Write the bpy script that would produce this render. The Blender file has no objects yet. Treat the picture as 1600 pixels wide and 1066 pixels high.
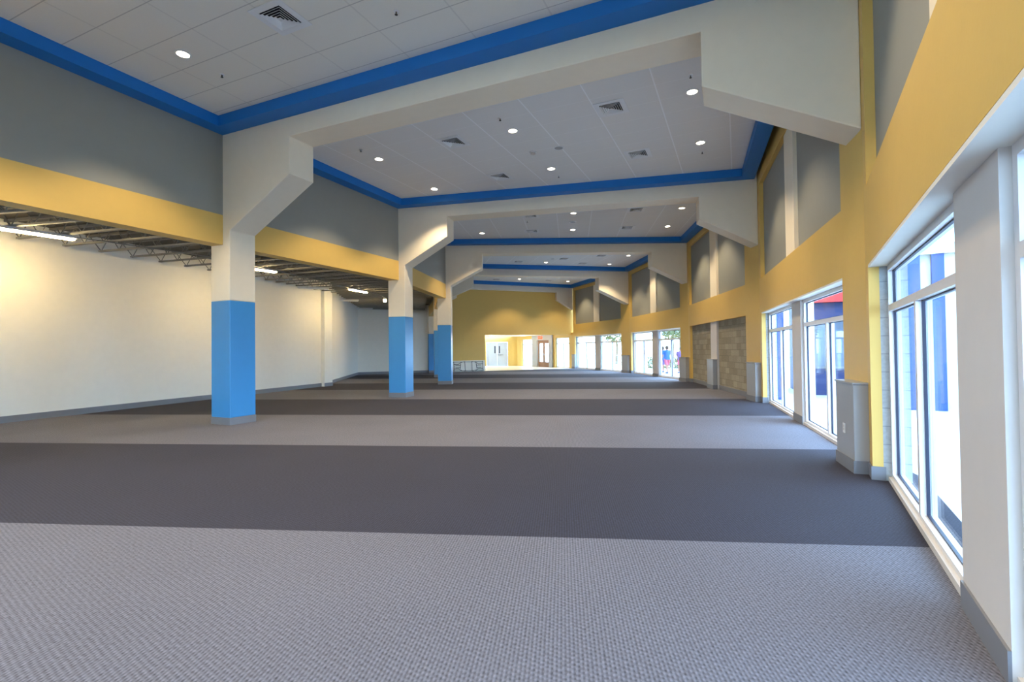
import bpy, bmesh, math, random
from mathutils import Vector, Matrix
random.seed(7)
S = bpy.context.scene
C = bpy.data.collections.new('hall'); S.collection.children.link(C)

# ------------------------------------------------------------------ camera
PITCH, ROLL, H = math.radians(.945), math.radians(-.6731), 1.5
cam = bpy.data.cameras.new('camera'); cam.sensor_width = 36; cam.lens = 774.75/1600*36
cam.clip_start = .05; cam.clip_end = 400
co = bpy.data.objects.new('camera', cam); C.objects.link(co)
fw = Vector((0, math.cos(PITCH), math.sin(PITCH))); u0 = Vector((0, -math.sin(PITCH), math.cos(PITCH))); r0 = Vector((1, 0, 0))
c_, s_ = math.cos(ROLL), math.sin(ROLL)
e1 = c_*r0 + s_*u0; e2 = -s_*r0 + c_*u0
co.matrix_world = Matrix(((e1.x, e2.x, -fw.x, 0), (e1.y, e2.y, -fw.y, 0), (e1.z, e2.z, -fw.z, H), (0, 0, 0, 1)))
S.camera = co

# ------------------------------------------------------------------ light and exposure
w = bpy.data.worlds.new('daylight'); S.world = w; w.use_nodes = True
bg = w.node_tree.nodes['Background']; bg.inputs[0].default_value = (.44, .70, 1.0, 1); bg.inputs[1].default_value = 5.6
sun = bpy.data.lights.new('sun', 'SUN'); sun.energy = 1.5; sun.angle = .02; sun.color = (1, .95, .86)
so = bpy.data.objects.new('sun', sun); C.objects.link(so)
so.rotation_euler = Vector((-.25, -.35, -1.15)).to_track_quat('-Z', 'Y').to_euler()
S.view_settings.view_transform = 'Standard'; S.view_settings.look = 'None'
S.view_settings.gamma = 1; S.view_settings.use_curve_mapping = False
S.view_settings.exposure = 1.48
DL_W = 168.0          # a downlight's spot, watts
TUBE = 58.0          # strip light tube emission

# ------------------------------------------------------------------ materials
def lin(c):
    return tuple(((v/255)/12.92 if v/255 <= .04045 else ((v/255+.055)/1.055)**2.4) for v in c)
def mat(name, rgb, rough=.7, metal=0, noise=.03, nscale=6, emit=None, estr=0, bump=0, bscale=40):
    m = bpy.data.materials.new(name); m.use_nodes = True; nt = m.node_tree; b = nt.nodes['Principled BSDF']
    c = lin(rgb)
    b.inputs['Roughness'].default_value = rough; b.inputs['Metallic'].default_value = metal
    if noise:
        tc = nt.nodes.new('ShaderNodeTexCoord'); n = nt.nodes.new('ShaderNodeTexNoise'); n.inputs['Scale'].default_value = nscale
        n.inputs['Detail'].default_value = 3
        nt.links.new(tc.outputs['Object'], n.inputs['Vector'])
        mx = nt.nodes.new('ShaderNodeMix'); mx.data_type = 'RGBA'
        mx.inputs[6].default_value = (*[v*(1-noise) for v in c], 1); mx.inputs[7].default_value = (*[min(1, v*(1+noise)) for v in c], 1)
        nt.links.new(n.outputs['Fac'], mx.inputs[0]); nt.links.new(mx.outputs[2], b.inputs['Base Color'])
    else: b.inputs['Base Color'].default_value = (*c, 1)
    if bump:
        tc = nt.nodes.new('ShaderNodeTexCoord'); n = nt.nodes.new('ShaderNodeTexNoise'); n.inputs['Scale'].default_value = bscale
        nt.links.new(tc.outputs['Object'], n.inputs['Vector'])
        bp = nt.nodes.new('ShaderNodeBump'); bp.inputs['Strength'].default_value = bump; bp.inputs['Distance'].default_value = .01
        nt.links.new(n.outputs['Fac'], bp.inputs['Height']); nt.links.new(bp.outputs[0], b.inputs['Normal'])
    if emit:
        b.inputs['Emission Color'].default_value = (*lin(emit), 1); b.inputs['Emission Strength'].default_value = estr
    return m
M = {}
M['yellow'] = mat('yellow paint', (226, 186, 100), .5, bump=.08)
M['grey'] = mat('grey paint', (150, 149, 140), .6, bump=.05)
M['white'] = mat('white paint', (244, 239, 228), .6, bump=.05)
M['frame'] = mat('off white paint', (242, 228, 204), .55, bump=.05)
M['blue'] = mat('royal blue paint', (10, 116, 198), .5)
M['sky'] = mat('sky blue gloss paint', (66, 148, 212), .28)
M['base'] = mat('grey rubber base', (124, 125, 132), .5)
M['beige'] = mat('beige paint', (214, 206, 200), .55, bump=.04)
M['box'] = mat('grey enamel', (160, 160, 162), .4)
M['alu'] = mat('white aluminium', (226, 222, 222), .35, .1)
M['gasket'] = mat('dark gasket', (45, 48, 70), .5)
M['black'] = mat('slot shade black', (14, 13, 14), .9)
M['deck'] = mat('dark steel deck', (70, 68, 68), .6, .2)
M['joist'] = mat('grey primer steel', (135, 132, 126), .55, .2)
M['steel'] = mat('galvanised steel', (150, 150, 148), .4, .6)
M['plate'] = mat('white enamel', (232, 232, 232), .4)
M['vshade'] = mat('painted duct shade', (26, 27, 30), .8)
M['lamp'] = mat('lamp lens', (255, 250, 235), .5, noise=0, emit=(255, 240, 214), estr=9)
M['tube'] = mat('tube', (255, 250, 240), .5, noise=0, emit=(255, 224, 160), estr=TUBE)
M['lobbylamp'] = mat('lobby lamp', (255, 250, 240), .5, noise=0, emit=(255, 228, 180), estr=3)
M['wood'] = mat('brown stained wood', (132, 92, 60), .45, noise=.15, nscale=12)
M['door'] = mat('pale grey door paint', (196, 199, 205), .5)
M['concrete'] = mat('pale concrete', (176, 175, 176), .9, noise=.06)
M['lobbyfloor'] = mat('cream tile', (222, 205, 170), .35)
M['exitred'] = mat('exit red', (215, 60, 30), .5, emit=(255, 70, 30), estr=1.5)
M['red'] = mat('red gloss', (205, 50, 45), .4)
M['navy'] = mat('navy cladding', (38, 50, 100), .5)
M['annexblue'] = mat('deep blue paint', (22, 62, 132), .5)
M['shopframe'] = mat('grey shop frame', (120, 120, 125), .5)
M['shoppane'] = mat('blue grey shop glass', (92, 104, 122), .1)
M['tabletop'] = mat('ivory plastic', (250, 245, 232), .5)
M['darkmetal'] = mat('dark grey metal', (58, 58, 58), .5, .3)
M['skin'] = mat('skin', (150, 98, 74), .5)
M['shirtblue'] = mat('blue cotton', (8, 72, 150), .8)
M['pink'] = mat('pink cotton', (170, 70, 90), .8)
M['lilac'] = mat('lilac cotton', (100, 75, 130), .8)
M['hair'] = mat('dark brown hair', (52, 36, 30), .7)
M['shoe'] = mat('navy shoe', (40, 50, 90), .6)
M['leaf'] = mat('leaves', (84, 92, 52), .8, noise=.3, nscale=3)
M['bark'] = mat('bark', (110, 92, 74), .9, noise=.2)
M['cream'] = mat('cream cladding', (186, 182, 166), .7)

def glass():
    m = bpy.data.materials.new('window glass'); m.use_nodes = True; nt = m.node_tree; nt.nodes.clear()
    o = nt.nodes.new('ShaderNodeOutputMaterial'); t = nt.nodes.new('ShaderNodeBsdfTransparent'); g = nt.nodes.new('ShaderNodeBsdfGlossy')
    t.inputs[0].default_value = (.93, .96, .98, 1); g.inputs['Roughness'].default_value = .02
    lw_ = nt.nodes.new('ShaderNodeLayerWeight'); lw_.inputs['Blend'].default_value = .5
    pw = nt.nodes.new('ShaderNodeMath'); pw.operation = 'POWER'; nt.links.new(lw_.outputs['Facing'], pw.inputs[0]); pw.inputs[1].default_value = 5
    fr = nt.nodes.new('ShaderNodeMath'); fr.operation = 'MULTIPLY_ADD'; nt.links.new(pw.outputs[0], fr.inputs[0]); fr.inputs[1].default_value = .3; fr.inputs[2].default_value = .02
    mx = nt.nodes.new('ShaderNodeMixShader')
    nt.links.new(fr.outputs[0], mx.inputs[0]); nt.links.new(t.outputs[0], mx.inputs[1]); nt.links.new(g.outputs[0], mx.inputs[2]); nt.links.new(mx.outputs[0], o.inputs[0])
    return m
M['glass'] = glass()

def N(nt, t, **k):
    n = nt.nodes.new(t)
    for a, b in k.items(): setattr(n, a, b)
    return n
def mth(nt, op, a, b=None):
    n = nt.nodes.new('ShaderNodeMath'); n.operation = op
    for i, v in enumerate((a, b)):
        if v is None: continue
        if isinstance(v, (int, float)): n.inputs[i].default_value = v
        else: nt.links.new(v, n.inputs[i])
    return n.outputs[0]

def carpet():
    m = bpy.data.materials.new('banded loop carpet'); m.use_nodes = True; nt = m.node_tree; b = nt.nodes['Principled BSDF']
    b.inputs['Roughness'].default_value = .95
    tc = N(nt, 'ShaderNodeTexCoord'); sp = N(nt, 'ShaderNodeSeparateXYZ'); nt.links.new(tc.outputs['Object'], sp.inputs[0])
    a = math.radians(5.8); x, y = sp.outputs[0], sp.outputs[1]
    t = mth(nt, 'ADD', mth(nt, 'MULTIPLY', x, math.sin(a)), mth(nt, 'MULTIPLY', y, math.cos(a)))
    u = mth(nt, 'SUBTRACT', mth(nt, 'MULTIPLY', x, math.cos(a)), mth(nt, 'MULTIPLY', y, math.sin(a)))
    band = mth(nt, 'GREATER_THAN', mth(nt, 'FRACT', mth(nt, 'DIVIDE', mth(nt, 'SUBTRACT', t, 3.98), 7.24)), .5)  # 1 = light band
    rib = mth(nt, 'SINE', mth(nt, 'MULTIPLY', u, 2*math.pi/.021))
    # loops run in broken dashes along the ribs, shifted from row to row
    row = mth(nt, 'FLOOR', mth(nt, 'DIVIDE', u, .021))
    dash = mth(nt, 'SINE', mth(nt, 'ADD', mth(nt, 'MULTIPLY', t, 2*math.pi/.034), mth(nt, 'MULTIPLY', row, 2.3)))
    nz = N(nt, 'ShaderNodeTexNoise'); nz.inputs['Scale'].default_value = 45; nz.inputs['Detail'].default_value = 4
    nt.links.new(tc.outputs['Object'], nz.inputs['Vector'])
    nb = N(nt, 'ShaderNodeTexNoise'); nb.inputs['Scale'].default_value = .8; nb.inputs['Detail'].default_value = 3
    nt.links.new(tc.outputs['Object'], nb.inputs['Vector'])
    tex = mth(nt, 'ADD', mth(nt, 'MULTIPLY', rib, .26), mth(nt, 'MULTIPLY', dash, .17))
    tex = mth(nt, 'ADD', tex, mth(nt, 'MULTIPLY', mth(nt, 'SUBTRACT', nz.outputs[0], .5), 1.3))
    tex = mth(nt, 'ADD', tex, mth(nt, 'MULTIPLY', mth(nt, 'SUBTRACT', nb.outputs[0], .5), .25))
    mx = N(nt, 'ShaderNodeMix', data_type='RGBA'); nt.links.new(band, mx.inputs[0])
    mx.inputs[6].default_value = (*lin((44, 43, 57)), 1); mx.inputs[7].default_value = (*lin((100, 100, 111)), 1)
    vm = N(nt, 'ShaderNodeVectorMath', operation='SCALE'); nt.links.new(mx.outputs[2], vm.inputs[0]); nt.links.new(mth(nt, 'ADD', tex, 1.0), vm.inputs['Scale'])
    nt.links.new(vm.outputs[0], b.inputs['Base Color'])
    bp = N(nt, 'ShaderNodeBump'); bp.inputs['Strength'].default_value = .35; bp.inputs['Distance'].default_value = .004
    nt.links.new(tex, bp.inputs['Height']); nt.links.new(bp.outputs[0], b.inputs['Normal'])
    return m
M['carpet'] = carpet()

def grid_mat(name, rgb, line, sx, sy, wx=.012, rough=.85, kx=1, ky=.45):
    # grid in object space: long tees every sx, cross tees every sy
    m = bpy.data.materials.new(name); m.use_nodes = True; nt = m.node_tree; b = nt.nodes['Principled BSDF']
    b.inputs['Roughness'].default_value = rough
    tc = N(nt, 'ShaderNodeTexCoord'); sp = N(nt, 'ShaderNodeSeparateXYZ'); nt.links.new(tc.outputs['Object'], sp.inputs[0])
    lx = mth(nt, 'LESS_THAN', mth(nt, 'ABSOLUTE', mth(nt, 'SUBTRACT', mth(nt, 'FRACT', mth(nt, 'DIVIDE', sp.outputs[0], sx)), .5)), wx/sx)
    ly = mth(nt, 'LESS_THAN', mth(nt, 'ABSOLUTE', mth(nt, 'SUBTRACT', mth(nt, 'FRACT', mth(nt, 'DIVIDE', sp.outputs[1], sy)), .5)), wx*.6/sy)
    l = mth(nt, 'MAXIMUM', mth(nt, 'MULTIPLY', lx, kx), mth(nt, 'MULTIPLY', ly, ky))
    n = N(nt, 'ShaderNodeTexNoise'); n.inputs['Scale'].default_value = 90; nt.links.new(tc.outputs['Object'], n.inputs['Vector'])
    mx = N(nt, 'ShaderNodeMix', data_type='RGBA'); mx.inputs[6].default_value = (*[v*.94 for v in lin(rgb)], 1); mx.inputs[7].default_value = (*lin(rgb), 1)
    nt.links.new(n.outputs[0], mx.inputs[0])
    m2 = N(nt, 'ShaderNodeMix', data_type='RGBA'); nt.links.new(l, m2.inputs[0]); nt.links.new(mx.outputs[2], m2.inputs[6]); m2.inputs[7].default_value = (*lin(line), 1)
    nt.links.new(m2.outputs[2], b.inputs['Base Color'])
    return m
M['tiles'] = grid_mat('acoustic tile ceiling', (236, 234, 230), (250, 250, 250), 1.22, .61)
M['tiles_warm'] = grid_mat('acoustic tile ceiling seams', (238, 233, 222), (188, 182, 174), 1.22, .61, kx=.3, ky=.85)

def cmu(name, a, b_, mortar):
    m = bpy.data.materials.new(name); m.use_nodes = True; nt = m.node_tree; b = nt.nodes['Principled BSDF']; b.inputs['Roughness'].default_value = .9
    uv = N(nt, 'ShaderNodeUVMap'); br = N(nt, 'ShaderNodeTexBrick')
    nt.links.new(uv.outputs[0], br.inputs['Vector'])
    br.inputs['Color1'].default_value = (*lin(a), 1); br.inputs['Color2'].default_value = (*lin(b_), 1); br.inputs['Mortar'].default_value = (*lin(mortar), 1)
    br.inputs['Scale'].default_value = 1; br.inputs['Brick Width'].default_value = .4; br.inputs['Row Height'].default_value = .2; br.inputs['Mortar Size'].default_value = .006
    br.inputs['Bias'].default_value = 0
    n = N(nt, 'ShaderNodeTexNoise'); n.inputs['Scale'].default_value = 25; n.inputs['Detail'].default_value = 5; nt.links.new(uv.outputs[0], n.inputs['Vector'])
    vm = N(nt, 'ShaderNodeVectorMath', operation='SCALE'); nt.links.new(br.outputs[0], vm.inputs[0])
    nt.links.new(mth(nt, 'ADD', mth(nt, 'MULTIPLY', n.outputs[0], .5), .75), vm.inputs['Scale']); nt.links.new(vm.outputs[0], b.inputs['Base Color'])
    bp = N(nt, 'ShaderNodeBump'); bp.inputs['Strength'].default_value = .4; bp.inputs['Distance'].default_value = .01
    nt.links.new(mth(nt, 'SUBTRACT', n.outputs[0], br.outputs['Fac']), bp.inputs['Height']); nt.links.new(bp.outputs[0], b.inputs['Normal'])
    return m
M['cmu'] = cmu('bare concrete block', (172, 162, 142), (146, 137, 119), (128, 120, 104))
M['cmugrey'] = cmu('grey painted block', (176, 180, 182), (170, 174, 176), (150, 154, 158))

# ------------------------------------------------------------------ mesh helpers
class F2D:
    """a local frame: origin, u along, n sideways, z up"""
    def __init__(s, o, d, left=False):
        s.o = Vector((o[0], o[1], o[2] if len(o) > 2 else 0)); d = Vector((d[0], d[1], 0)).normalized(); s.u = d
        s.n = Vector((-d.y, d.x, 0)); s.z = Vector((0, 0, 1))
        s.ang = math.atan2(d.y, d.x)
    def p(s, a, b, z): return s.o + s.u*a + s.n*b + s.z*z
WORLD = F2D((0, 0), (1, 0))
class MB:
    def __init__(s): s.v = []; s.f = []; s.m = []; s.mats = []
    def mi(s, m):
        m = M[m] if isinstance(m, str) else m
        if m not in s.mats: s.mats.append(m)
        return s.mats.index(m)
    def poly(s, pts, m):
        i = len(s.v); s.v += [Vector(p) for p in pts]; s.f.append(list(range(i, i+len(pts)))); s.m.append(s.mi(m))
    def box(s, F, a0, a1, b0, b1, z0, z1, m):
        P = [F.p(a, b, z) for z in (z0, z1) for a, b in ((a0, b0), (a1, b0), (a1, b1), (a0, b1))]
        i = len(s.v); s.v += P; k = s.mi(m)
        for q in ((3, 2, 1, 0), (4, 5, 6, 7), (0, 1, 5, 4), (1, 2, 6, 5), (2, 3, 7, 6), (3, 0, 4, 7)):
            s.f.append([i+j for j in q]); s.m.append(k)
    def prism(s, F, prof, b0, b1, m):
        """profile in (u,z), extruded along n"""
        i = len(s.v); n = len(prof); k = s.mi(m)
        s.v += [F.p(a, b0, z) for a, z in prof] + [F.p(a, b1, z) for a, z in prof]
        s.f.append([i+j for j in range(n)]); s.f.append([i+n+j for j in reversed(range(n))]); s.m += [k, k]
        for j in range(n):
            s.f.append([i+(j+1) % n, i+j, i+n+j, i+n+(j+1) % n]); s.m.append(k)
    def slab(s, pts, z0, z1, m):
        """plan polygon (ccw or cw) extruded in z"""
        i = len(s.v); n = len(pts); k = s.mi(m)
        s.v += [Vector((p[0], p[1], z0)) for p in pts] + [Vector((p[0], p[1], z1)) for p in pts]
        s.f.append([i+j for j in reversed(range(n))]); s.f.append([i+n+j for j in range(n)]); s.m += [k, k]
        for j in range(n):
            s.f.append([i+j, i+(j+1) % n, i+n+(j+1) % n, i+n+j]); s.m.append(k)
    def tube(s, pts, r, m, seg=8, cap=True):
        k = s.mi(m); pts = [Vector(p) for p in pts]; base = len(s.v); ref = None
        for j, p in enumerate(pts):
            t = (pts[min(j+1, len(pts)-1)] - pts[max(j-1, 0)]).normalized()
            if ref is None: ref = Vector((0, 0, 1)) if abs(t.z) < .9 else Vector((1, 0, 0))
            x = t.cross(ref).normalized(); y = t.cross(x).normalized()
            rr = r[j] if isinstance(r, (list, tuple)) else r
            for q in range(seg):
                a = 2*math.pi*q/seg; s.v.append(p + x*math.cos(a)*rr + y*math.sin(a)*rr)
        for j in range(len(pts)-1):
            for q in range(seg):
                a, b = base+j*seg+q, base+j*seg+(q+1) % seg
                s.f.append([a, b, b+seg, a+seg]); s.m.append(k)
        if cap:
            s.f.append([base+q for q in reversed(range(seg))]); s.f.append([base+(len(pts)-1)*seg+q for q in range(seg)]); s.m += [k, k]
    def disc(s, c, r0, r1, z0, z1, m, seg=20):
        """ring / disc solid, r0 inner"""
        k = s.mi(m); i = len(s.v)
        prof = [(r0, z0), (r1, z0), (r1, z1), (r0, z1)]
        for q in range(seg):
            a = 2*math.pi*q/seg
            for r, z in prof: s.v.append(Vector((c[0]+r*math.cos(a), c[1]+r*math.sin(a), c[2]+z)))
        for q in range(seg):
            A, B = i+4*q, i+4*((q+1) % seg)
            for j in range(4):
                s.f.append([A+j, A+(j+1) % 4, B+(j+1) % 4, B+j]); s.m.append(k)
    def build(s, name, parent=None, uvF=None, bevel=0, smooth=False):
        me = bpy.data.meshes.new(name); me.from_pydata([tuple(v) for v in s.v], [], s.f)
        for m in s.mats: me.materials.append(m)
        for p, k in zip(me.polygons, s.m): p.material_index = k; p.use_smooth = smooth
        if uvF:
            uv = me.uv_layers.new(name='UVMap')
            for p in me.polygons:
                side = abs(p.normal.dot(uvF.n)) < .5
                for li in p.loop_indices:
                    q = me.vertices[me.loops[li].vertex_index].co - uvF.o
                    uv.data[li].uv = ((q.dot(uvF.n) if side else q.dot(uvF.u)), q.z)
        bm = bmesh.new(); bm.from_mesh(me); bmesh.ops.recalc_face_normals(bm, faces=bm.faces); bm.to_mesh(me); bm.free()
        o = bpy.data.objects.new(name, me); C.objects.link(o)
        if parent:
            o.parent = parent
            o.matrix_parent_inverse = (Matrix.Translation(parent.location) @ parent.rotation_euler.to_matrix().to_4x4()).inverted()
        if bevel:
            b = o.modifiers.new('bevel', 'BEVEL'); b.width = bevel; b.segments = 2; b.limit_method = 'ANGLE'
        return o
def tag(o, label=None, cat=None, group=None, kind=None):
    if label: o['label'] = label
    if cat: o['category'] = cat
    if group: o['group'] = group
    if kind: o['kind'] = kind
    return o
def empty(name, loc, rz=0):
    o = bpy.data.objects.new(name, None); C.objects.link(o); o.location = loc; o.rotation_euler = (0, 0, rz); o.empty_display_size = .2
    return o
def struct(o, label=None): o['kind'] = 'structure'; return tag(o, label)

# ------------------------------------------------------------------ plan (metres; camera stands at 0,0)
L = {-1: (-12.6, .7), 0: (-8.33, 5.0), 1: (-6.009, 10.311), 2: (-3.603, 15.834), 3: (-2.862, 21.566), 4: (-3.92, 27.35), 5: (-5.205, 33.15)}
R = {-1: (-5.4, -7.2), 0: (.033, -1.19), 1: (4.149, 5.796), 2: (6.708, 13.392), 3: (7.686, 21.582), 4: (6.996, 29.528), 5: (4.610, 37.305)}
L = {k: Vector((*v, 0)) for k, v in L.items()}; R = {k: Vector((*v, 0)) for k, v in R.items()}
def FR(k): return F2D(L[k], R[k]-L[k])          # frame k: u from left to right, n forward
def WR(k): f = F2D(R[k+1], R[k]-R[k+1]); return f    # right wall of bay k: u from far to near, n outward
TH = .6; ZC = 6.26; ZB = 6.05; ZTOP = 6.8
R6 = Vector((.44, 44.25, 0))
ORD = {-1: 'behind', 0: 'nearest', 1: 'first', 2: 'second', 3: 'third', 4: 'fourth', 5: 'last'}

# floor
WL = [(-19.5, -8), (-11.26, 10.91), (-8.12, 21.26), (-8.3, 22.3), (-9.78, 31.5)]
fl = MB()
fl.slab([(-21, -14), (6, -14), (R[0].x+.35, R[0].y-.3), (4.6, 5.6), (7.1, 13.3), (8.1, 21.6), (7.4, 29.6), (4.9, 37.72), (-10.4, 31.35)], -.1, 0, 'carpet')
struct(fl.build('floor'), 'grey carpet in wide light and dark bands across the hall')

# ------------------------------------------------------------------ portal frames
HP = {0: (1.9, 4.95, .21, 4.05, 1.75, 4.95, 4.05), 1: (1.91, 4.95, .21, 4.03, 1.75, 4.95, 4.05), 2: (1.66, 5.05, .21, 4.22, 1.5, 5.05, 4.25),
      3: (1.6, 5.05, .21, 4.3, 1.55, 5.04, 4.3), 4: (1.85, 5.0, .21, 4.25, 1.88, 4.95, 4.1), 5: (1.6, 5.05, .21, 4.3, 1.35, 5.1, 4.4)}
FLAB = {0: 'off-white rigid frame beam standing behind the camera', 1: 'nearest off-white bent beam on a blue-based column, crossing the top of the picture',
        2: 'second off-white bent beam along the hall, on the second blue-based column',
        3: 'third off-white bent beam along the hall, its blue-based column beside the folded table',
        4: 'fourth off-white bent beam, its column mostly hidden behind the third column',
        5: 'last bent beam, set against the yellow end wall'}
for k in range(0, 6):
    F = FR(k); Ln = (R[k]-L[k]).length; hl, zl, cl, z2, hr, zr, z3 = HP[k]
    root = empty('portal_frame', L[k]); tag(root, FLAB[k], 'beam', 'bent frames spanning the hall')
    b = MB()
    b.prism(F, [(-.37, 2.58), (cl, 2.58), (cl, z2), (hl, zl), (hl, 5.68), (Ln-hr, 5.68), (Ln-hr, zr), (Ln-.004, z3), (Ln-.004, ZTOP), (-.37, ZTOP)], 0, TH, 'frame')
    b.build('bent_beam', root, bevel=.012)
    c = MB(); c.box(F, -.37, cl, 0, TH, .15, 2.58, 'sky'); tag(c.build('column_shaft', root, bevel=.012), 'sky blue painted lower column')
    c = MB(); c.box(F, -.378, cl+.008, -.008, TH+.008, 0, .15, 'base'); c.build('column_base', root, bevel=.004)

# ------------------------------------------------------------------ left clerestory walls, trims, ceilings
ANG = {-1: -24.5, 0: -24.5, 1: -24.5, 2: -6.8, 3: 12, 4: 12}
wn = 0
def line_off(F, b, F2, b2):
    """plan intersection of line F at offset b with line F2 at offset b2"""
    p = F.o+F.n*b; q = F2.o+F2.n*b2
    d = F.u.x*F2.u.y-F.u.y*F2.u.x; t = ((q.x-p.x)*F2.u.y-(q.y-p.y)*F2.u.x)/d
    return p+F.u*t
for k in range(-1, 5):
    A, B = L[k], L[k+1]; F = F2D(A, B-A)            # n points left (away from hall)
    near = FR(k) if k >= 0 else F2D(L[-1], R[-1]-L[-1]); nb = TH if k >= 0 else 0; far = FR(k+1)
    a0 = (line_off(F, 0, near, nb)-A).dot(F.u); a1 = (B-A).length
    w_ = MB()
    w_.box(F, a0, a1, 0, .34, 4.37, ZTOP, 'grey')
    w_.box(F, a0, a1, -.004, .34, 3.75, 4.37, 'yellow')
    struct(w_.build('wall_left'), 'grey upper wall over a yellow band, %s bay on the left' % ORD[k])
    # ceiling + cove trim; right line
    G = WR(k); gap = {1: (.07, .26)}.get(k, (0, 0))
    GG = F2D(R[k+1]-G.n*gap[0], (R[k]-G.n*gap[1])-(R[k+1]-G.n*gap[0])) if gap[0] else G
    e = .33
    def ring(el, en, er, ef):
        return [line_off(F, -el, near, nb+en), line_off(GG, -er, near, nb+en), line_off(GG, -er, far, -ef), line_off(F, -el, far, -ef)]
    o4 = ring(0, 0, 0, 0); i4 = ring(e, e, e, e)
    t = MB()
    for j in range(4):
        q = (j+1) % 4
        t.slab([o4[j], o4[q], i4[q], i4[j]], ZB, ZC+.06, 'blue')
    struct(t.build('trim_%d' % (k+2)), 'royal blue cove trim around the ceiling, %s bay' % ORD[k])
    c = MB(); a = math.radians(ANG[k]); ctr = Vector(((i4[0].x+i4[2].x)/2, (i4[0].y+i4[2].y)/2, 0))
    if k == 1: ctr = Vector((2.77-.61*math.cos(a), 9.19-.61*math.sin(a), 0))
    if k == 2: ctr = Vector((1.7-.61*math.cos(a), 18-.61*math.sin(a), 0))
    loc = [Matrix.Rotation(-a, 2) @ Vector((p.x-ctr.x, p.y-ctr.y)) for p in i4]
    c.slab(loc, ZC, ZC+.04, 'tiles_warm' if k < 1 else 'tiles')
    o = c.build('ceiling'); o.location = ctr; o.rotation_euler = (0, 0, a); struct(o, 'suspended tile ceiling of the %s bay' % ORD[k])
    r_ = MB(); q4 = ring(-.4, -.7, -.5, -.7); r_.slab(q4, ZTOP, ZTOP+.1, 'black'); struct(r_.build('ceiling'), 'roof deck above the ceiling tiles, coloured black for the shade there')  # black colour stands in for the dark behind the trim slot
bk = MB()
for k in (1,): pass

# ------------------------------------------------------------------ right wall
NZ0, NZ1, OP0, OP1, OZ = 3.3, 5.83, .28, 7.15, 2.4
PL0, PL1 = 3.35, 4.1
win_n = 0
def window(G, a0, a1, z1, label, off=.17, trans=1.9, mull=True, matf='alu'):
    global win_n; win_n += 1
    fr = MB(); d0, d1 = off, off+.11; t = .06
    fr.box(G, a0, a0+t, d0, d1, 0, z1, matf); fr.box(G, a1-t, a1, d0, d1, 0, z1, matf)
    fr.box(G, a0+t, a1-t, d0, d1, z1-t, z1, matf); fr.box(G, a0+t, a1-t, d0, d1, 0, .09, matf); fr.box(G, a0+t, a1-t, d0, d1, trans-.035, trans+.035, matf)
    fr.box(G, a0, a1, d0-.03, d0, 0, .05, 'beige')
    mid = (a0+a1)/2
    if mull: fr.box(G, mid-.035, mid+.035, d0, d1, .09, trans-.035, matf)
    o = struct(fr.build('window_%d' % win_n), label)
    lights = [(a0+t, a1-t, trans+.035, z1-t)] + ([(a0+t, mid-.035, .09, trans-.035), (mid+.035, a1-t, .09, trans-.035)] if mull else [(a0+t, a1-t, .09, trans-.035)])
    for (x0, x1, y0, y1) in lights:
        g = MB(); g.box(G, x0, x1, off+.065, off+.075, y0, y1, 'glass'); g.build('window_pane', o)
        k_ = MB(); q = .012
        for bx in ((x0, x0+q, y0, y1), (x1-q, x1, y0, y1), (x0+q, x1-q, y0, y0+q), (x0+q, x1-q, y1-q, y1)):
            k_.box(G, bx[0], bx[1], off+.04, off+.063, bx[2], bx[3], 'gasket')
        k_.build('gasket', o)
    return o
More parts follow.
